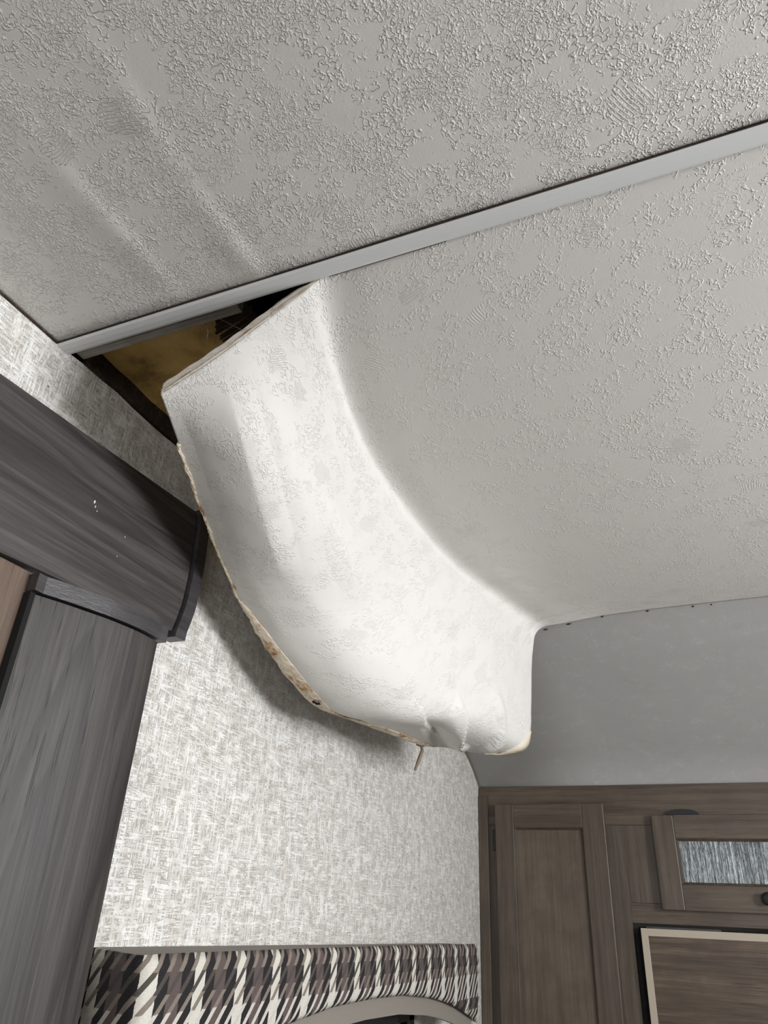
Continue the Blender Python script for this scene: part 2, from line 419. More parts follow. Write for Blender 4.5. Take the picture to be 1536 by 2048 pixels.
# batten over the seam
def batten():
    bm = bmesh.new()
    a, b = 0.4517, 0.4737
    prof = [(a, CZ+0.001), (a+0.0008, CZ-0.0022), (a+0.004, CZ-0.0034), ((a+b)/2, CZ-0.0038), (b-0.004, CZ-0.0034), (b-0.0008, CZ-0.0022), (b, CZ+0.001)]
    prism(bm, prof, 'x', WX, RX)
    o = bm_obj('trim_1', bm, M['batten'])
    tag(o, 'smooth grey seam batten crossing the ceiling', None, None, 'structure')
    # thin dark line along the near edge of the batten
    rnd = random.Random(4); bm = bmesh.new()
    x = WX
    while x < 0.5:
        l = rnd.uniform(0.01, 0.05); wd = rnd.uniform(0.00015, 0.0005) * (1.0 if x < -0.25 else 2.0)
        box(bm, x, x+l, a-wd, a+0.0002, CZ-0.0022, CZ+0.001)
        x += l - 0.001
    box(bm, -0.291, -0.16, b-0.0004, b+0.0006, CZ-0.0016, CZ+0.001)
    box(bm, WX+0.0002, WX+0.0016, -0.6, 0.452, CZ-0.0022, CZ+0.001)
    o = bm_obj('trim_2', bm, M['rot']); tag(o, 'thin dark line along the near edge of the seam batten', None, None, 'structure')
batten()

# curved end ceiling sloping to the cabinets
def ceiling_end():
    pf = [(1.500, 0.606), (1.60, 0.594), (1.75, 0.565), (1.90, 0.528), (2.03, 0.487), (2.158, 0.439), (2.225, 0.405), (2.275, 0.370)]
    ys = [];
    def cr(P, t):
        n = len(P); i = int(min(max(math.floor(t), 0), n-2)); f = t-i
        p = lambda k: Vector((*P[min(max(k, 0), n-1)], 0))
        p0, p1, p2, p3 = p(i-1), p(i), p(i+1), p(i+2)
        return .5*((2*p1)+(-p0+p2)*f+(2*p0-5*p1+4*p2-p3)*f*f+(-p0+3*p1-3*p2+p3)*f**3)
    bm = bmesh.new(); g = []
    for j in range(57):
        q = cr(pf, j/8)
        g.append([bm.verts.new((x, q.x, q.y)) for x in (WX, -0.3, 0.1, 0.6, RX)])
    for j in range(56):
        for i in range(4): bm.faces.new((g[j][i], g[j+1][i], g[j+1][i+1], g[j][i+1]))
    r = bmesh.ops.extrude_face_region(bm, geom=bm.faces[:])
    bmesh.ops.translate(bm, verts=[v for v in r['geom'] if isinstance(v, bmesh.types.BMVert)], vec=(0, 0.002, 0.004))
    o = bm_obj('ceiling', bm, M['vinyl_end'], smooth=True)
    tag(o, 'darker curved end ceiling sloping down to the cabinets', None, None, 'structure')
    # dark corner bead along the wall
    bm = bmesh.new()
    P = [cr(pf, j/8) for j in range(57)]
    tube(bm, [(WX+0.001, q.x, q.y-0.001) for q in P], [0.0022]*57, 6)
    o = bm_obj('trim_3', bm, m_plain('tan_corner_bead', srgb(120, 112, 100), 0.6)); o['kind'] = 'structure'
ceiling_end()

# ------------------------------------------------------------------ fallen ceiling panel
GRID = np.array([[[1.5, 0.474, 0.6], [0.6, 0.474, 0.6], [0.15, 0.474, 0.6], [-0.1039, 0.474, 0.6], [-0.2339, 0.474, 0.6], [-0.2939, 0.474, 0.6], [-0.3207, 0.4746, 0.585], [-0.3481, 0.4751, 0.5692], [-0.3758, 0.4757, 0.5533], [-0.4036, 0.4763, 0.5372], [-0.4323, 0.4769, 0.5221], [-0.4622, 0.4774, 0.5079], [-0.4918, 0.478, 0.4944]],
    [[1.5, 0.6, 0.6], [0.6, 0.6, 0.6], [0.15, 0.6027, 0.6], [-0.1557, 0.6106, 0.6], [-0.2857, 0.62, 0.6], [-0.3457, 0.6266, 0.6], [-0.3573, 0.62, 0.5842], [-0.3743, 0.6096, 0.5586], [-0.3939, 0.5985, 0.5321], [-0.4148, 0.5864, 0.5029], [-0.4437, 0.576, 0.4853], [-0.4845, 0.5666, 0.4793], [-0.5227, 0.56, 0.4813]],
    [[1.5, 0.75, 0.6], [0.6, 0.75, 0.6], [0.15, 0.7504, 0.6], [-0.1846, 0.7514, 0.6], [-0.3146, 0.7527, 0.6], [-0.3746, 0.7536, 0.6], [-0.3815, 0.7439, 0.5809], [-0.3952, 0.7258, 0.5458], [-0.4124, 0.7059, 0.5091], [-0.4312, 0.6837, 0.4681], [-0.4604, 0.6656, 0.4461], [-0.505, 0.6497, 0.4431], [-0.5462, 0.64, 0.4534]],
    [[1.5, 0.9, 0.6], [0.6, 0.9, 0.6], [0.15, 0.8976, 0.6], [-0.1965, 0.8904, 0.6], [-0.3265, 0.8821, 0.6], [-0.3865, 0.8761, 0.6], [-0.3936, 0.8628, 0.5769], [-0.4078, 0.8379, 0.5343], [-0.4255, 0.8105, 0.49], [-0.445, 0.7801, 0.4402], [-0.4752, 0.7551, 0.4136], [-0.5212, 0.7333, 0.4101], [-0.5638, 0.72, 0.4225]],
    [[1.5, 1.05, 0.6], [0.6, 1.05, 0.6], [0.15, 1.0539, 0.6], [-0.1965, 1.0656, 0.6], [-0.3265, 1.0793, 0.6], [-0.3865, 1.0891, 0.6], [-0.3941, 1.0645, 0.5728], [-0.4094, 1.0183, 0.5225], [-0.4286, 0.9677, 0.4702], [-0.4496, 0.9113, 0.4115], [-0.4821, 0.865, 0.3801], [-0.5318, 0.8246, 0.3759], [-0.5777, 0.8, 0.3906]],
    [[1.5, 1.18, 0.6], [0.6, 1.18, 0.6], [0.15, 1.1846, 0.6], [-0.1828, 1.1983, 0.6], [-0.3128, 1.2143, 0.6], [-0.3728, 1.2257, 0.6], [-0.3821, 1.1961, 0.5649], [-0.3972, 1.141, 0.4966], [-0.4153, 1.0857, 0.432], [-0.4368, 1.0269, 0.3659], [-0.4728, 0.9762, 0.3314], [-0.5265, 0.9302, 0.3268], [-0.5759, 0.9, 0.3416]],
    [[1.5, 1.3, 0.6], [0.6, 1.3, 0.6], [0.15, 1.306, 0.6], [-0.155, 1.324, 0.6], [-0.285, 1.345, 0.6], [-0.345, 1.36, 0.6], [-0.3574, 1.3257, 0.5563], [-0.3716, 1.2631, 0.4654], [-0.3875, 1.2084, 0.3906], [-0.4093, 1.155, 0.326], [-0.4514, 1.1047, 0.2943], [-0.5116, 1.056, 0.2901], [-0.5666, 1.02, 0.3009]],
    [[1.5, 1.42, 0.6], [0.6, 1.42, 0.6], [0.15, 1.4245, 0.6], [-0.125, 1.438, 0.5988], [-0.255, 1.4538, 0.5952], [-0.315, 1.465, 0.592], [-0.331, 1.4317, 0.5465], [-0.3433, 1.3721, 0.4451], [-0.3554, 1.3277, 0.373], [-0.3764, 1.2898, 0.3246], [-0.4247, 1.2488, 0.3036], [-0.4911, 1.2059, 0.3009], [-0.551, 1.17, 0.3039]],
    [[1.5, 1.522, 0.6], [0.6, 1.522, 0.6], [0.15, 1.522, 0.6], [-0.104, 1.522, 0.5965], [-0.234, 1.522, 0.586], [-0.294, 1.522, 0.5766], [-0.3103, 1.52, 0.5297], [-0.3185, 1.515, 0.4195], [-0.3246, 1.51, 0.3506], [-0.3409, 1.505, 0.3175], [-0.3858, 1.49, 0.3065], [-0.445, 1.44, 0.3051], [-0.4981, 1.36, 0.301]]])
def crn(P, t):
    n = len(P); i = int(min(max(np.floor(t), 0), n-2)); f = t-i
    p1, p2 = P[i], P[i+1]; p0 = P[i-1] if i > 0 else 2*p1-p2; p3 = P[i+2] if i+2 < n else 2*p2-p1
    return .5*((2*p1)+(-p0+p2)*f+(2*p0-5*p1+4*p2-p3)*f*f+(-p0+3*p1-3*p2+p3)*f**3)
def surf(u, v): return crn(np.array([crn(r, u) for r in GRID]), v)
US = list(np.linspace(0, 3, 13))[:-1] + list(np.linspace(3, 12, 181)); VS = list(np.linspace(0, 8, 201))
rowsU = np.array([[crn(r, u) for u in US] for r in GRID])        # 9 x nu x 3
S = np.array([[crn(rowsU[:, i], v) for i in range(len(US))] for v in VS])
def normals(S):
    du = np.gradient(S, axis=1); dv = np.gradient(S, axis=0)
    n = np.cross(du, dv); n /= np.linalg.norm(n, axis=2, keepdims=True)+1e-12
    return n
N = normals(S)
# dents and folds: (A, B, width, depth along the face normal)
FOLDS = [
    ((-0.5073, 0.9924, 0.3475), (-0.4683, 0.9833, 0.4133), 0.019, 0.021),
    ((-0.5073, 0.9924, 0.3475), (-0.4522, 1.081, 0.3656), 0.020, -0.015),
    ((-0.4522, 1.081, 0.3656), (-0.4598, 0.9964, 0.423), 0.020, -0.015),
    ((-0.4344, 0.8144, 0.5077), (-0.4594, 0.92, 0.4626), 0.018, -0.015),
    ((-0.4594, 0.92, 0.4626), (-0.4922, 0.8732, 0.4288), 0.024, 0.005),
]
RIDGES = [
    ((-0.4275, 0.5024, 0.5165), (-0.4841, 0.7374, 0.4149), 0.060, 0.030, 0.009),
    ((-0.4225, 0.7369, 0.4904), (-0.441, 0.8791, 0.4427), 0.030, 0.022, 0.006),
    ((-0.3873, 1.2217, 0.3459), (-0.4336, 1.4009, 0.3057), 0.050, 0.013, 0.021),
    ((-0.3518, 1.3379, 0.3884), (-0.3892, 1.4321, 0.3083), 0.024, 0.030, 0.017),
    ((-0.4301, 1.1084, 0.3272), (-0.4647, 1.3937, 0.3044), 0.022, 0.045, -0.014),
]
D = np.zeros(S.shape[:2])
for A, B, wd, amp in FOLDS:
    A = np.array(A); B = np.array(B); ab = B-A
    tt = np.clip(((S-A)@ab)/(ab@ab), 0, 1)
    d = np.linalg.norm(S-(A+tt[..., None]*ab), axis=2)
    D += amp*np.maximum(0, 1-d/wd)**1.25*(0.35+0.65*np.sin(np.pi*np.clip(0.12+tt*0.88, 0, 1)))
DU = np.gradient(S, axis=1)
for A, B, wl, wr, amp in RIDGES:      # left side wl wide, right side wr wide
    A = np.array(A); B = np.array(B); ab = B-A
    tt = np.clip(((S-A)@ab)/(ab@ab), -0.05, 1.2)
    off = S-(A+tt[..., None]*ab); d = np.linalg.norm(off, axis=2)
    side = np.sum(off*DU, axis=2)      # columns run from the room side to the wall side
    D += amp*np.maximum(0, 1-d/np.where(side > 0, wl, wr))*np.clip((tt+0.05)/0.35, 0, 1)*np.clip((1.2-tt)/0.3, 0, 1)
for j in range(S.shape[0]):
    for i in range(12, S.shape[1]):
        p = S[j, i]; k = min(1.0, max(0.0, (CZ-p[2])/0.15)); k = k*k*(3-2*k)
        D[j, i] += k*(0.0026*noise.noise((p[0]*13, p[1]*8, p[2]*13)) + 0.0006*noise.noise((p[0]*40, p[1]*26, p[2]*40)))
fade = np.minimum(1.0, np.arange(len(VS))/10.0)[:, None]
edge = np.minimum(1.0, (len(US)-1-np.arange(len(US)))/8.0)[None, :]
S = S + N*(D*fade*(0.3+0.7*edge))[..., None]
N = normals(S)

panel = empty('ceiling_panel', (-0.3, 1.0, 0.6))
tag(panel, 'textured white ceiling sheet beyond the batten, sagging and torn loose at the left wall', 'ceiling panel')
def grid_mesh(name, P, mats, parent, thick=None, NN=None, smooth=True, uv=False):
    bm = bmesh.new()
    nv, nu = P.shape[:2]
    V = [[bm.verts.new(P[j, i]) for i in range(nu)] for j in range(nv)]
    for j in range(nv-1):
        for i in range(nu-1): bm.faces.new((V[j][i], V[j][i+1], V[j+1][i+1], V[j+1][i]))
    if thick:
        Bk = [[bm.verts.new(P[j, i]-NN[j, i]*thick) for i in range(nu)] for j in range(nv)]
        for j in range(nv-1):
            for i in range(nu-1): bm.faces.new((Bk[j][i], Bk[j+1][i], Bk[j+1][i+1], Bk[j][i+1]))
        for j in range(nv-1):
            bm.faces.new((V[j][0], V[j+1][0], Bk[j+1][0], Bk[j][0])); bm.faces.new((V[j][nu-1], Bk[j][nu-1], Bk[j+1][nu-1], V[j+1][nu-1]))
        for i in range(nu-1):
            bm.faces.new((V[0][i], Bk[0][i], Bk[0][i+1], V[0][i+1])); bm.faces.new((V[nv-1][i], V[nv-1][i+1], Bk[nv-1][i+1], Bk[nv-1][i]))
    rel(bm, parent)
    bmesh.ops.recalc_face_normals(bm, faces=bm.faces)
    me = bpy.data.meshes.new(name); bm.to_mesh(me); bm.free()
    if uv:
        cu = np.cumsum(np.concatenate([[0], np.linalg.norm(np.diff(P, axis=1), axis=2).mean(axis=0)]))
        cv = np.cumsum(np.concatenate([[0], np.linalg.norm(np.diff(P, axis=0), axis=2).mean(axis=1)]))
        L_ = me.uv_layers.new(name='UVMap')
        for lp in me.loops:
            k = lp.vertex_index % (nv*nu); L_.data[lp.index].uv = (1.5-cu[k % nu], cv[k//nu])
    if smooth:
        for p in me.polygons: p.use_smooth = True
    return obj(name, me, mats, parent)
grid_mesh('vinyl_face', S, M['vinyl'], panel, 0.0035, N, uv=True)
# exposed laminated near edge of the loose part
rnd = random.Random(7)
ne = S[0, 12+40:]; nn = N[0, 12+40:]
L = len(ne)
P = []
for r in range(4):
    t = r/3
    P.append([ne[i] + np.array([0, -0.0006, (0.0004+0.0155*t+0.0007*math.sin(i*0.33)*t)*min(1, 0.1+i/35)]) for i in range(L)])
def m_edge():
    t = NT('split_laminate_edge'); o = t.obj()
    n = t.noise(t.mapping(o, scale=(0.4, 1, 1)), 130.0, 4.0, 0.7)
    c = t.ramp(n, [(0.28, srgb(150, 124, 98)[:3]), (0.42, srgb(208, 200, 188)[:3]), (0.60, srgb(226, 223, 218)[:3])])
    t.col(c); t.rough(0.8); t.bump(n, 0.0015); return t.m
M['edge'] = m_edge()
e = grid_mesh('laminate_edge', np.array(P), M['edge'], panel, 0.0008, np.array([nn]*4)); e['label'] = 'tan-lined split near edge of the loose sheet'
P = np.array([[ne[i] + np.array([0, -0.0016, (q+0.0004*math.sin(i*0.21))*min(1, 0.1+i/35)]) for i in range(L)] for q in (0.0045, 0.0062)])
e = grid_mesh('core_line', P, M['torn'], panel, 0.0006, np.array([nn]*2)); e['label'] = 'thin brown plywood core line'

# torn plywood rim along the wall side
us2 = len(US)-1
def rim(v0, v1, wfun, mat, name, lift=0.0016):
    j0, j1 = int(v0/8*200), int(v1/8*200); rows = []; nrm = []
    rn = random.Random(int(v0*10)+3); jag_in = 0; jag_out = 0
    for j in range(j0, j1+1):
        t = (j-j0)/(j1-j0); wd = wfun(t)
        jag_in = 0.6*jag_in + rn.uniform(-0.0009, 0.0009); jag_out = 0.55*jag_out + rn.uniform(-0.0016, 0.0016)
        e0 = S[j, us2]; e1 = S[j, us2-6]; d = (e1-e0)/np.linalg.norm(e1-e0)
        n = N[j, us2-2]
        r = []
        for k in range(6):
            f = k/5
            r.append(e0 + d*(f*(wd+jag_in)-(1-f)*(0.002+jag_out)) + n*(lift + 0.0012*math.sin(f*math.pi) + rn.uniform(-0.0004, 0.0004)))
        rows.append(r); nrm.append([n]*6)
    return grid_mesh(name, np.array(rows), mat, panel, 0.0065, np.array(nrm), smooth=False)
def wf1(t):
    return 0.0012 + 0.0012*math.sin(t*9)**2
def wf2(t):
    return 0.004 + 0.012*t + 0.022*max(0, math.sin(math.pi*t))**0.8
e = rim(0.9, 4.0, wf1, M['torn'], 'torn_edge'); e['label'] = 'thin ragged tan edge'
e = rim(4.0, 7.0, wf2, M['torn'], 'torn_edge'); e['label'] = 'broad splintered tan and brown edge of rotten plywood'
def wf3(t): return 0.034
e = rim(7.0, 7.95, wf3, M['torn'], 'torn_edge'); e['label'] = 'narrow stained pale edge near the hanging splinter'
# rotted hole in the rim
jh = int(5.86/8*200); dh = S[jh, us2-6]-S[jh, us2]; dh /= np.linalg.norm(dh)
n0 = Vector(N[jh, us2-2]); hc = Vector(S[jh, us2] + dh*0.019) + n0*0.0015
bm = bmesh.new(); a = n0.orthogonal().normalized(); b = n0.cross(a); rn = random.Random(9)
ring = [bm.verts.new(hc + n0*0.0032 + (a*math.cos(q)*1.3 + b*math.sin(q))*0.0062*rn.uniform(0.7, 1.25)) for q in [2*math.pi*k/18 for k in range(18)]]
ctr = bm.verts.new(hc - n0*0.001)
for k in range(18): bm.faces.new((ring[k], ring[(k+1) % 18], ctr))
e = bm_obj('rot_hole', bm, M['rot'], panel); e['label'] = 'small blackened hole in the torn rim'
# hanging splinter
bm = bmesh.new()
A = Vector((-0.5035, 1.352, 0.3035))
tube(bm, [A, A+Vector((0.002, 0.002, -0.012)), A+Vector((-0.003, 0.0, -0.028)), A+Vector((-0.010, -0.002, -0.048)), A+Vector((-0.011, -0.002, -0.050))], [0.003, 0.0035, 0.004, 0.0028, 0.0006], 6)
tube(bm, [A+Vector((-0.01, 0, 0)), A+Vector((0.0, 0.004, 0.0)), A+Vector((0.012, 0.01, 0.001))], [0.002, 0.006, 0.001], 6)
e = bm_obj('splinter', bm, m_plain('weathered_splinter', srgb(128, 116, 98), 0.9, 0.002, 150.0), panel); e['label'] = 'grey-brown splinter hanging from the rim'
# worn far corner
rows = []; nrm = []
for j in range(200-26, 201):
    t = (j-174)/26
    rows.append([])
bm = bmesh.new()
cor = [S[200, i] for i in range(12+98, 12+150)]; cn = [N[200, i] for i in range(12+98, 12+150)]; inn = [S[194, i] for i in range(12+98, 12+150)]
pr = []
for k in range(len(cor)):
    f = math.sin(math.pi*k/(len(cor)-1))
    d = inn[k]-cor[k]; d /= np.linalg.norm(d)
    pr.append([cor[k] + cn[k]*0.0012 - d*0.002, cor[k] + cn[k]*0.0016 + d*(0.034*f), ])
e = grid_mesh('worn_corner', np.array(pr), m_plain('cream_backing', srgb(214, 204, 184), 0.85, 0.002, 90.0), panel, 0.003, np.array([[c, c] for c in cn])); e['label'] = 'cream worn far corner'
# dark chips along the far edge
for k, (x, z, l) in enumerate([(-0.285, 0.5775, 0.011), (-0.235, 0.585, 0.012), (-0.16, 0.5945, 0.006), (-0.068, 0.597, 0.007), (0.022, 0.597, 0.005), (0.058, 0.597, 0.003)]):
    bm = bmesh.new(); tube(bm, [(x, 1.5205, z-0.003), (x+l/2, 1.519, z-0.0032), (x+l, 1.5205, z-0.002)], [0.0008, 0.0022, 0.0006], 5)
    bm_obj('edge_chip', bm, M['rot'], panel)['label'] = 'tiny dark chip on the far edge'

# ------------------------------------------------------------------ what shows through the gap
ins = empty('insulation_board', (-0.55, 0.9, 0.642))
tag(ins, 'stained mustard-yellow insulation board seen through the ceiling gap', 'insulation')
bm = bmesh.new(); g = []
for j in range(60):
    y = 0.505 + 1.0*j/59; r = []
    for i in range(20):
        x = -0.676 + 0.236*i/19
        if i == 19: x += 0.006*math.sin(j*2.1)
        r.append(bm.verts.new((x, y, 0.640 + 0.004*noise.noise((x*20, y*20, 1)))))
    g.append(r)
for j in range(59):
    for i in range(19): bm.faces.new((g[j][i], g[j][i+1], g[j+1][i+1], g[j+1][i]))
r = bmesh.ops.extrude_face_region(bm, geom=bm.faces[:])
bmesh.ops.translate(bm, verts=[v for v in r['geom'] if isinstance(v, bmesh.types.BMVert)], vec=(0, 0, 0.03))
bm_obj('foam', bm, M['foam'], ins, smooth=True)
jo = boxes('roof_joist', [(WX+0.001, -0.415, 0.478, 0.494, 0.607, 0.66)], M['old_wood'], bev=0.001)
tag(jo, 'mouldy grey roof joist just above the seam batten', 'joist')
jo = boxes('wall_plate', [(WX-0.055, WX-0.003, 0.50, 1.55, 0.61, 0.66)], M['rot'], bev=0.002)
tag(jo, 'dark rotten timber plate on top of the left wall inside the gap', 'timber')
rn = random.Random(12)
for k in range(11):
    bm = bmesh.new()
    f = k/10
    q = Vector((-0.418 + 0.006*rn.random(), 0.500 + 0.040*f, 0.631))
    p = Vector((-0.462 - 0.012*math.sin(f*math.pi) - 0.007*rn.random(), 0.508 + 0.050*f + 0.002*rn.random(), 0.626)); d = Vector((0, 0, 0))
    wv = Vector((0, 0.0012+0.0008*rn.random(), 0)); h = Vector((0, 0, 0.0010))
    P8 = [q-wv-h, q+wv-h, q+wv+h, q-wv+h, p+d-wv*0.7-h, p+d+wv*0.9-h, p+d+wv*0.9+h, p+d-wv*0.7+h]
    V = [bm.verts.new(v) for v in P8]
    for fc in ((0, 1, 2, 3), (4, 7, 6, 5), (0, 4, 5, 1), (1, 5, 6, 2), (2, 6, 7, 3), (3, 7, 4, 0)): bm.faces.new([V[i] for i in fc])
    o = bm_obj('wood_splinter', bm, M['rot'])
    nth = ['first', 'second', 'third', 'fourth', 'fifth', 'sixth', 'seventh', 'eighth', 'ninth', 'tenth', 'eleventh'][k]
    tag(o, nth + ' dark rotten wood sliver from the batten, fanned beside the yellow insulation', 'splinter', 'dark slivers inside the ceiling gap')
for k, (p, q) in enumerate([((-0.455, 0.50, 0.618), (-0.425, 0.555, 0.615)), ((-0.47, 0.497, 0.612), (-0.478, 0.515, 0.60))]):
    bm = bmesh.new(); tube(bm, [p, ((p[0]+q[0])/2+0.003, (p[1]+q[1])/2, (p[2]+q[2])/2), q], [0.0006]*3, 5)
    o = bm_obj('loose_fibre', bm, M['old_wood'])
    tag(o, ['long pale fibre crossing the dark slivers', 'short dark fibre hanging beside the batten'][k], 'fibre')

# ------------------------------------------------------------------ slide-out surround (header and jamb)
so = empty('slide_out_header', (-0.64, 0.6, 0.42))
tag(so, 'dark weathered grey wood-look header board running along the upper left wall', 'header board')
su = empty('slide_out_upright', (-0.62, 0.6, -1.44))
tag(su, 'dark weathered grey wood-look upright board under the header at the left edge', 'upright board')
TILT = 0.052
hp_ = [(-0.6345, 0.512), (-0.6300, 0.488), (-0.6275, 0.455), (-0.6262, 0.414), (-0.6275, 0.372), (-0.6310, 0.350), (-0.6365, 0.328)]
hp = [tuple(crn(np.array(hp_, float), t)) for t in np.linspace(0, 6, 25)]
def header(name, y0, y1, grow, mat, ny=8):
    bm = bmesh.new(); rows = []
    n = len(hp)
    for k in range(ny+1):
        y = y0 + (y1-y0)*k/ny; dz = TILT*(y-0.74)
        pr = [(-0.654, hp[0][1]+grow*0.4+dz)] + [(x+grow, z + (grow*0.6 if i == 0 else 0) - (grow*1.2 if i == n-1 else 0) + dz) for i, (x, z) in enumerate(hp)] + [(-0.654, hp[-1][1]-grow*1.2+dz)]
        rows.append([bm.verts.new((x, y, z)) for x, z in pr])
    q = len(rows[0])
    for a, b in zip(rows[:-1], rows[1:]):
        for i in range(q): bm.faces.new((a[i], b[i], b[(i+1) % q], a[(i+1) % q]))
    bm.faces.new(rows[0]); bm.faces.new(rows[-1][::-1])
    return bm_obj(name, bm, mat, so)
header('header_board', -0.9, 0.7385, 0.0, M['grey_y'], 30)
header('header_end_cap', 0.7405, 0.7615, 0.0065, M['charcoal'], 1)['label'] = 'charcoal curved end cap of the header'
def smooth_profile(P, k=6):
    P = np.array(P, float); return [tuple(crn(P, t)) for t in np.linspace(0, len(P)-1, (len(P)-1)*k+1)]
jp = [(0.512, -0.6305), (0.538, -0.6205), (0.566, -0.6115), (0.598, -0.6025), (0.637, -0.5965), (0.662, -0.5965), (0.6785, -0.5990)]
jp = smooth_profile(jp)
bm = bmesh.new()
prism(bm, [(x-0.004, y) for y, x in jp] + [(-0.654, 0.6785), (-0.654, 0.512)], 'z', -1.44, 0.288)
bm_obj('upright_board', bm, M['grey_z'], su)
bm = bmesh.new()
prism(bm, [(x+0.001, y) for y, x in [(0.505, -0.629)]+jp[1:-1]+[(0.686, -0.597)]] + [(-0.654, 0.686), (-0.654, 0.505)], 'z', 0.290, 0.3095)
bm_obj('top_cap', bm, M['charcoal'], su)['label'] = 'charcoal curved cap over the upright'
# paint flecks on the header
for (y, z, s) in [(0.548, 0.4215, 0.0017), (0.551, 0.4165, 0.0011), (0.555, 0.4125, 0.0008), (0.608, 0.404, 0.0008), (0.603, 0.375, 0.0007)]:
    bm = bmesh.new(); bmesh.ops.create_icosphere(bm, subdivisions=1, radius=s)
    bmesh.ops.scale(bm, verts=bm.verts, vec=(0.3, 0.8, 1.5)); bmesh.ops.translate(bm, verts=bm.verts, vec=(-0.6262, y, z))
    bm_obj('paint_fleck', bm, M['batten'], so)['label'] = 'tiny white fleck'

pn = empty('wood_cladding', (-0.65, 0.4, -0.5))
tag(pn, 'lighter brown wood board behind the grey upright at the left edge', 'wood board')
boxes('board', [(-0.653, -0.643, 0.4605, 0.5100, FZ+0.001, 0.3125)], M['brown_z'], pn, bev=0.001)
boxes('board', [(-0.653, -0.643, 0.36, 0.4590, FZ+0.001, 0.307)], M['brown_z'], pn, bev=0.001)
boxes('shadow_gap_strip', [(-0.6425, -0.6325, 0.5045, 0.5112, FZ+0.01, 0.2885)], M['void'], su)['label'] = 'black strip standing for the shadow gap down the inner side of the upright'  # black strip put in as the shadow gap between upright and brown board

# ------------------------------------------------------------------ window and padded valance
wn = empty('window_1', (WX, 1.33, -0.4)); wn['kind'] = 'structure'; wn['label'] = 'window under the plaid valance'
boxes('window_frame', [(WX-0.02, WX+0.006, 0.93, 0.95, -0.64, -0.1555), (WX-0.02, WX+0.006, 1.706, 1.735, -0.64, -0.1555),
                 (WX-0.02, WX+0.006, 0.93, 1.735, -0.1755, -0.1505), (WX-0.02, WX+0.006, 0.93, 1.735, -0.64, -0.62)], M['black'], wn, bev=0.001)
boxes('pane', [(WX-0.014, WX-0.011, 0.95, 1.706, -0.62, -0.1755)], M['glass'], wn)

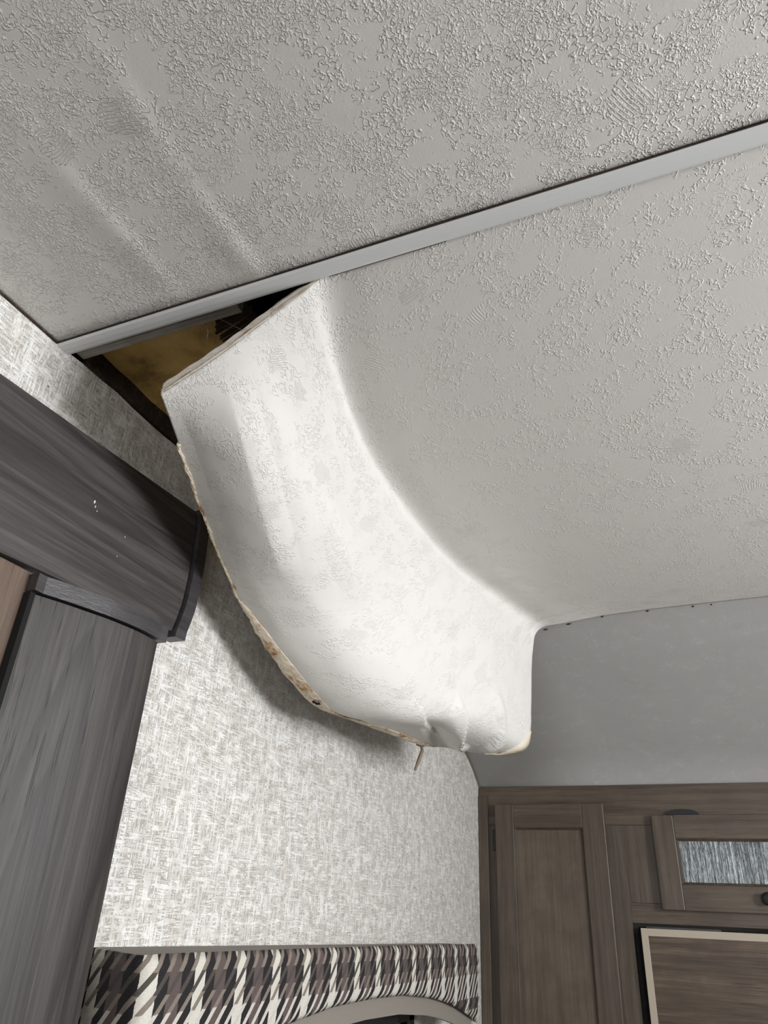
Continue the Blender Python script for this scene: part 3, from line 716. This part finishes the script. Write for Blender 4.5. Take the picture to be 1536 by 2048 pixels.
va = empty('window_valance', (-0.6, 1.27, -0.1))
tag(va, 'padded window valance in black, white and mauve diagonal plaid with arched lower edge', 'valance')
VX = -0.544
def arch(y):   # lower edge of the cloth
    a = [(0.0, -0.104), (0.14, -0.1065), (0.28, -0.118), (0.36, -0.129), (0.44, -0.1435), (0.575, -0.176)]
    d = abs(y-1.27)
    for (d0, z0), (d1, z1) in zip(a[:-1], a[1:]):
        if d <= d1:
            t = (d-d0)/(d1-d0); return z0 + (z1-z0)*t
    return -0.180
def valance():
    bm = bmesh.new(); uvl = bm.loops.layers.uv.new('UVMap')
    top = lambda y: -0.0402+(min(y, 1.8475)-0.69)*0.0047
    # profile rows at stations round the box: near return, front, far return
    st = []
    for k in range(9): st.append((-0.6545 + (VX+0.6545)*k/8*0.97, 0.735-0.045*k/8, 'n', 0.5955+0.094*k/8))
    for k in range(1, 90):
        y = 0.6925 + (1.8475-0.6925)*k/89; st.append((VX, y, 'f', y))
    for k in range(1, 9): st.append((VX-(VX+0.6545)*-k/8*-1 if False else VX + (-0.6545-VX)*k/8, 1.8475+0.09*k/8, 'r', 1.8475+0.13*k/8))
    rows = []
    for x, y, kind, s in st:
        zb = arch(y) if kind == 'f' else (-0.176 if kind == 'n' else -0.180)
        col = []
        n = 14
        for j in range(n+1):
            f = j/n; tz = top(y) if kind == 'f' else top(0.69 if kind == 'n' else 1.8475) + ((-0.0386 if kind == 'n' else -0.0385)-top(0.69 if kind == 'n' else 1.8475))*(VX-x)/(VX+0.6545); z = tz + (zb-tz)*f
            bul = 0.0055*(1-(2*f-1)**8) - 0.0055 if kind == 'f' else 0
            if f == 0: z -= 0.0
            col.append((bm.verts.new((x+bul, y, z)), s, z-0.0018 if False else z))
        rows.append(col)
    for a, b in zip(rows[:-1], rows[1:]):
        for j in range(len(a)-1):
            q = [a[j], b[j], b[j+1], a[j+1]]
            f = bm.faces.new([v[0] for v in q])
            for lp, v in zip(f.loops, q): lp[uvl].uv = (v[1]-0.6895+0.82, v[2])
            f.smooth = True
    rel(bm, va)
    me = bpy.data.meshes.new('plaid_cover'); bm.to_mesh(me); bm.free()
    o = obj('plaid_cover', me, M['plaid'], va)
    md = o.modifiers.new('thick', 'SOLIDIFY'); md.thickness = 0.004; md.offset = -1
    # top board
    bm = bmesh.new()
    pts = [(-0.6545, 0.737, -0.0385), (VX-0.005, 0.694, top(0.694)-0.0003), (VX-0.005, 1.846, top(1.846)-0.0003), (-0.6545, 1.936, -0.0380)]
    A = [bm.verts.new(p) for p in pts]; B = [bm.verts.new((x, y, z-0.010)) for x, y, z in pts]
    bm.faces.new(A); bm.faces.new(B[::-1])
    for k in range(4): bm.faces.new((A[k], B[k], B[(k+1) % 4], A[(k+1) % 4]))
    bm_obj('top_board', bm, M['linen'], va)['label'] = 'grey-brown top board of the valance'
    # grey lower border
    bm = bmesh.new()
    ysb = [0.70 + (1.84-0.70)*k/60 for k in range(61)]
    pts = [(y, arch(y)+0.012) for y in ysb] + [(y, arch(y)-0.027-0.004*math.cos((y-1.27)*2.5)) for y in ysb[::-1]]
    A = [[bm.verts.new((x, y, z)) for (y, z) in pts] for x in (VX-0.012, VX-0.020)]
    n = len(ysb)
    for k in range(n-1):
        i0, i1, j0, j1 = k, k+1, 2*n-1-k, 2*n-2-k
        bm.faces.new((A[0][i0], A[0][i1], A[0][j1], A[0][j0])); bm.faces.new((A[1][i0], A[1][j0], A[1][j1], A[1][i1]))
        bm.faces.new((A[0][j0], A[0][j1], A[1][j1], A[1][j0])); bm.faces.new((A[0][i0], A[1][i0], A[1][i1], A[0][i1]))
    bm_obj('lower_border', bm, M['linen'], va)['label'] = 'plain grey linen border under the plaid arch'
valance()
sh = boxes('roller_shade', [(WX+0.008, WX+0.045, 0.96, 1.55, -0.20, -0.115)], M['void'], bev=0.008)
tag(sh, 'dark rolled-up window shade tucked behind the valance', 'shade')

# ------------------------------------------------------------------ back cabinets
cb_ = empty('wall_cabinet', (0.0, BY, FZ))
tag(cb_, 'brown stained floor-to-ceiling cabinet unit on the back wall', 'cabinet')
F0, F1 = BY, BY+0.019
ff = [(WX+0.001, RX, 0.265, 0.3715, 'cab_x'), (WX+0.001, -0.585, FZ, 0.265, 'cab_z'), (-0.30, -0.2430, FZ, 0.265, 'cab_z'),
      (-0.2430, RX, 0.0280, 0.075, 'cab_x'), (0.43, RX, FZ, 0.028, 'cab_z'), (0.30, RX, 0.075, 0.265, 'cab_z'), (-0.2430, -0.150, 0.075, 0.265, 'cab_z'),
      (-0.585, -0.30, FZ, -1.30, 'cab_x')]
bmx = bmesh.new()
mats = [M['cab_x'], M['cab_z']]
for x0, x1, z0, z1, mt in ff:
    nf = len(bmx.faces); box(bmx, x0+0.0002, x1-0.0002, F0, F1, z0+0.0002, z1-0.0002, 0.0005)
    bmx.faces.ensure_lookup_table()
    for f in bmx.faces[nf:]: f.material_index = 0 if mt == 'cab_x' else 1
bm_obj('face_frame', bmx, mats, cb_)
boxes('carcass', [(WX+0.002, RX, F1+0.001, F1+0.012, 0.03, 0.37), (WX+0.002, -0.26, F1+0.001, F1+0.012, FZ, 0.03)], M['void'], cb_)
boxes('scribe_strip', [(WX+0.001, -0.6255, F0-0.009, F0-0.0005, FZ, 0.346)], M['cab_z'], cb_, bev=0.001)

def framed_door(parent, x0, x1, z0, z1, ix0, ix1, iz0, iz1, y0, y1, inner_mat, rec):
    """mitred frame with a recessed centre"""
    bm = bmesh.new()
    box(bm, x0, ix0, y0, y1, z0, z1, 0.0025); box(bm, ix1, x1, y0, y1, z0, z1, 0.0025)
    nv = len(bm.faces)
    box(bm, ix0, ix1, y0+0.0002, y1, iz1, z1, 0.0012); box(bm, ix0, ix1, y0+0.0002, y1, z0, iz0, 0.0012)
    bm.faces.ensure_lookup_table()
    for f in bm.faces[nv:]: f.material_index = 1
    # sloped sticking round the opening
    s = 0.006
    o_ = [(ix0, iz0), (ix1, iz0), (ix1, iz1), (ix0, iz1)]; i_ = [(ix0+s, iz0+s), (ix1-s, iz0+s), (ix1-s, iz1-s), (ix0+s, iz1-s)]
    A = [bm.verts.new((x, y0+0.0006, z)) for x, z in o_]; B = [bm.verts.new((x, y0+rec, z)) for x, z in i_]
    for k in range(4): bm.faces.new((A[k], A[(k+1) % 4], B[(k+1) % 4], B[k]))
    d = bm_obj('door', bm, [M['cab_z'], M['cab_x']], parent)
    return d
d1 = framed_door(cb_, -0.5998, -0.2870, -1.28, 0.3200, -0.5432, -0.3484, -1.20, 0.2563, 2.246, 2.2665, None, 0.010)
d1['label'] = 'tall narrow recessed-panel door'
boxes('panel', [(-0.5385, -0.3530, 2.2555, 2.2640, -1.195, 0.2515)], M['cab_panel'], d1)
boxes('hinge', [(-0.6110, -0.6005, 2.256, 2.2675, 0.196, 0.252)], M['black'], d1, bev=0.002)
d2 = framed_door(cb_, -0.1628, 0.3280, 0.0600, 0.2886, -0.1066, 0.2720, 0.1203, 0.2298, 2.246, 2.2665, None, 0.008)
d2['label'] = 'wide upper door with a reeded glass insert'
boxes('glass_insert', [(-0.1020, 0.2675, 2.2545, 2.2600, 0.1248, 0.2252)], M['reeded'], d2)
def hinge(x):
    bm = bmesh.new(); prof = []
    for k in range(17):
        a = math.pi*k/16; prof.append((x+0.0405*math.cos(a), 0.2895+0.0145*math.sin(a)**0.7))
    prism(bm, prof, 'y', 2.252, 2.2675)
    bmesh.ops.bevel(bm, geom=[e for e in bm.edges], offset=0.002, segments=2, affect='EDGES')
    bm_obj('hinge', bm, M['black'], d2)
hinge(-0.0795); hinge(0.245)
bm = bmesh.new()
tube(bm, [(0.0900, 2.2455, 0.0925), (0.0900, 2.236, 0.0925), (0.0900, 2.232, 0.0925), (0.0900, 2.224, 0.0925), (0.0900, 2.221, 0.0925)], [0.006, 0.006, 0.014, 0.0155, 0.010], 20)
bm_obj('knob', bm, M['black'], d2, smooth=True)

fr = empty('refrigerator', (0.1, BY, FZ))
tag(fr, 'built-in refrigerator with wood panel front and putty coloured frame', 'refrigerator')
boxes('body', [(-0.232, 0.418, 2.285, 2.70, FZ+0.02, 0.020)], M['void'], fr, bev=0.003)
y0, y1 = 2.246, 2.272
boxes('door_frame', [(-0.2222, -0.2053, y0, y1, -1.30, 0.0172), (0.388, 0.405, y0, y1, -1.30, 0.0172), (-0.2053, 0.388, y0, y1, -0.0001, 0.0172), (-0.2053, 0.388, y0, y1, -1.30, -1.283)], M['putty'], fr, bev=0.001)
boxes('door_panel', [(-0.2053, 0.388, y0+0.003, y1, -1.283, -0.0001)], M['fridge_wood'], fr)
boxes('top_seal', [(-0.209, -0.03, 2.256, 2.280, 0.0178, 0.0215)], M['charcoal'], fr)
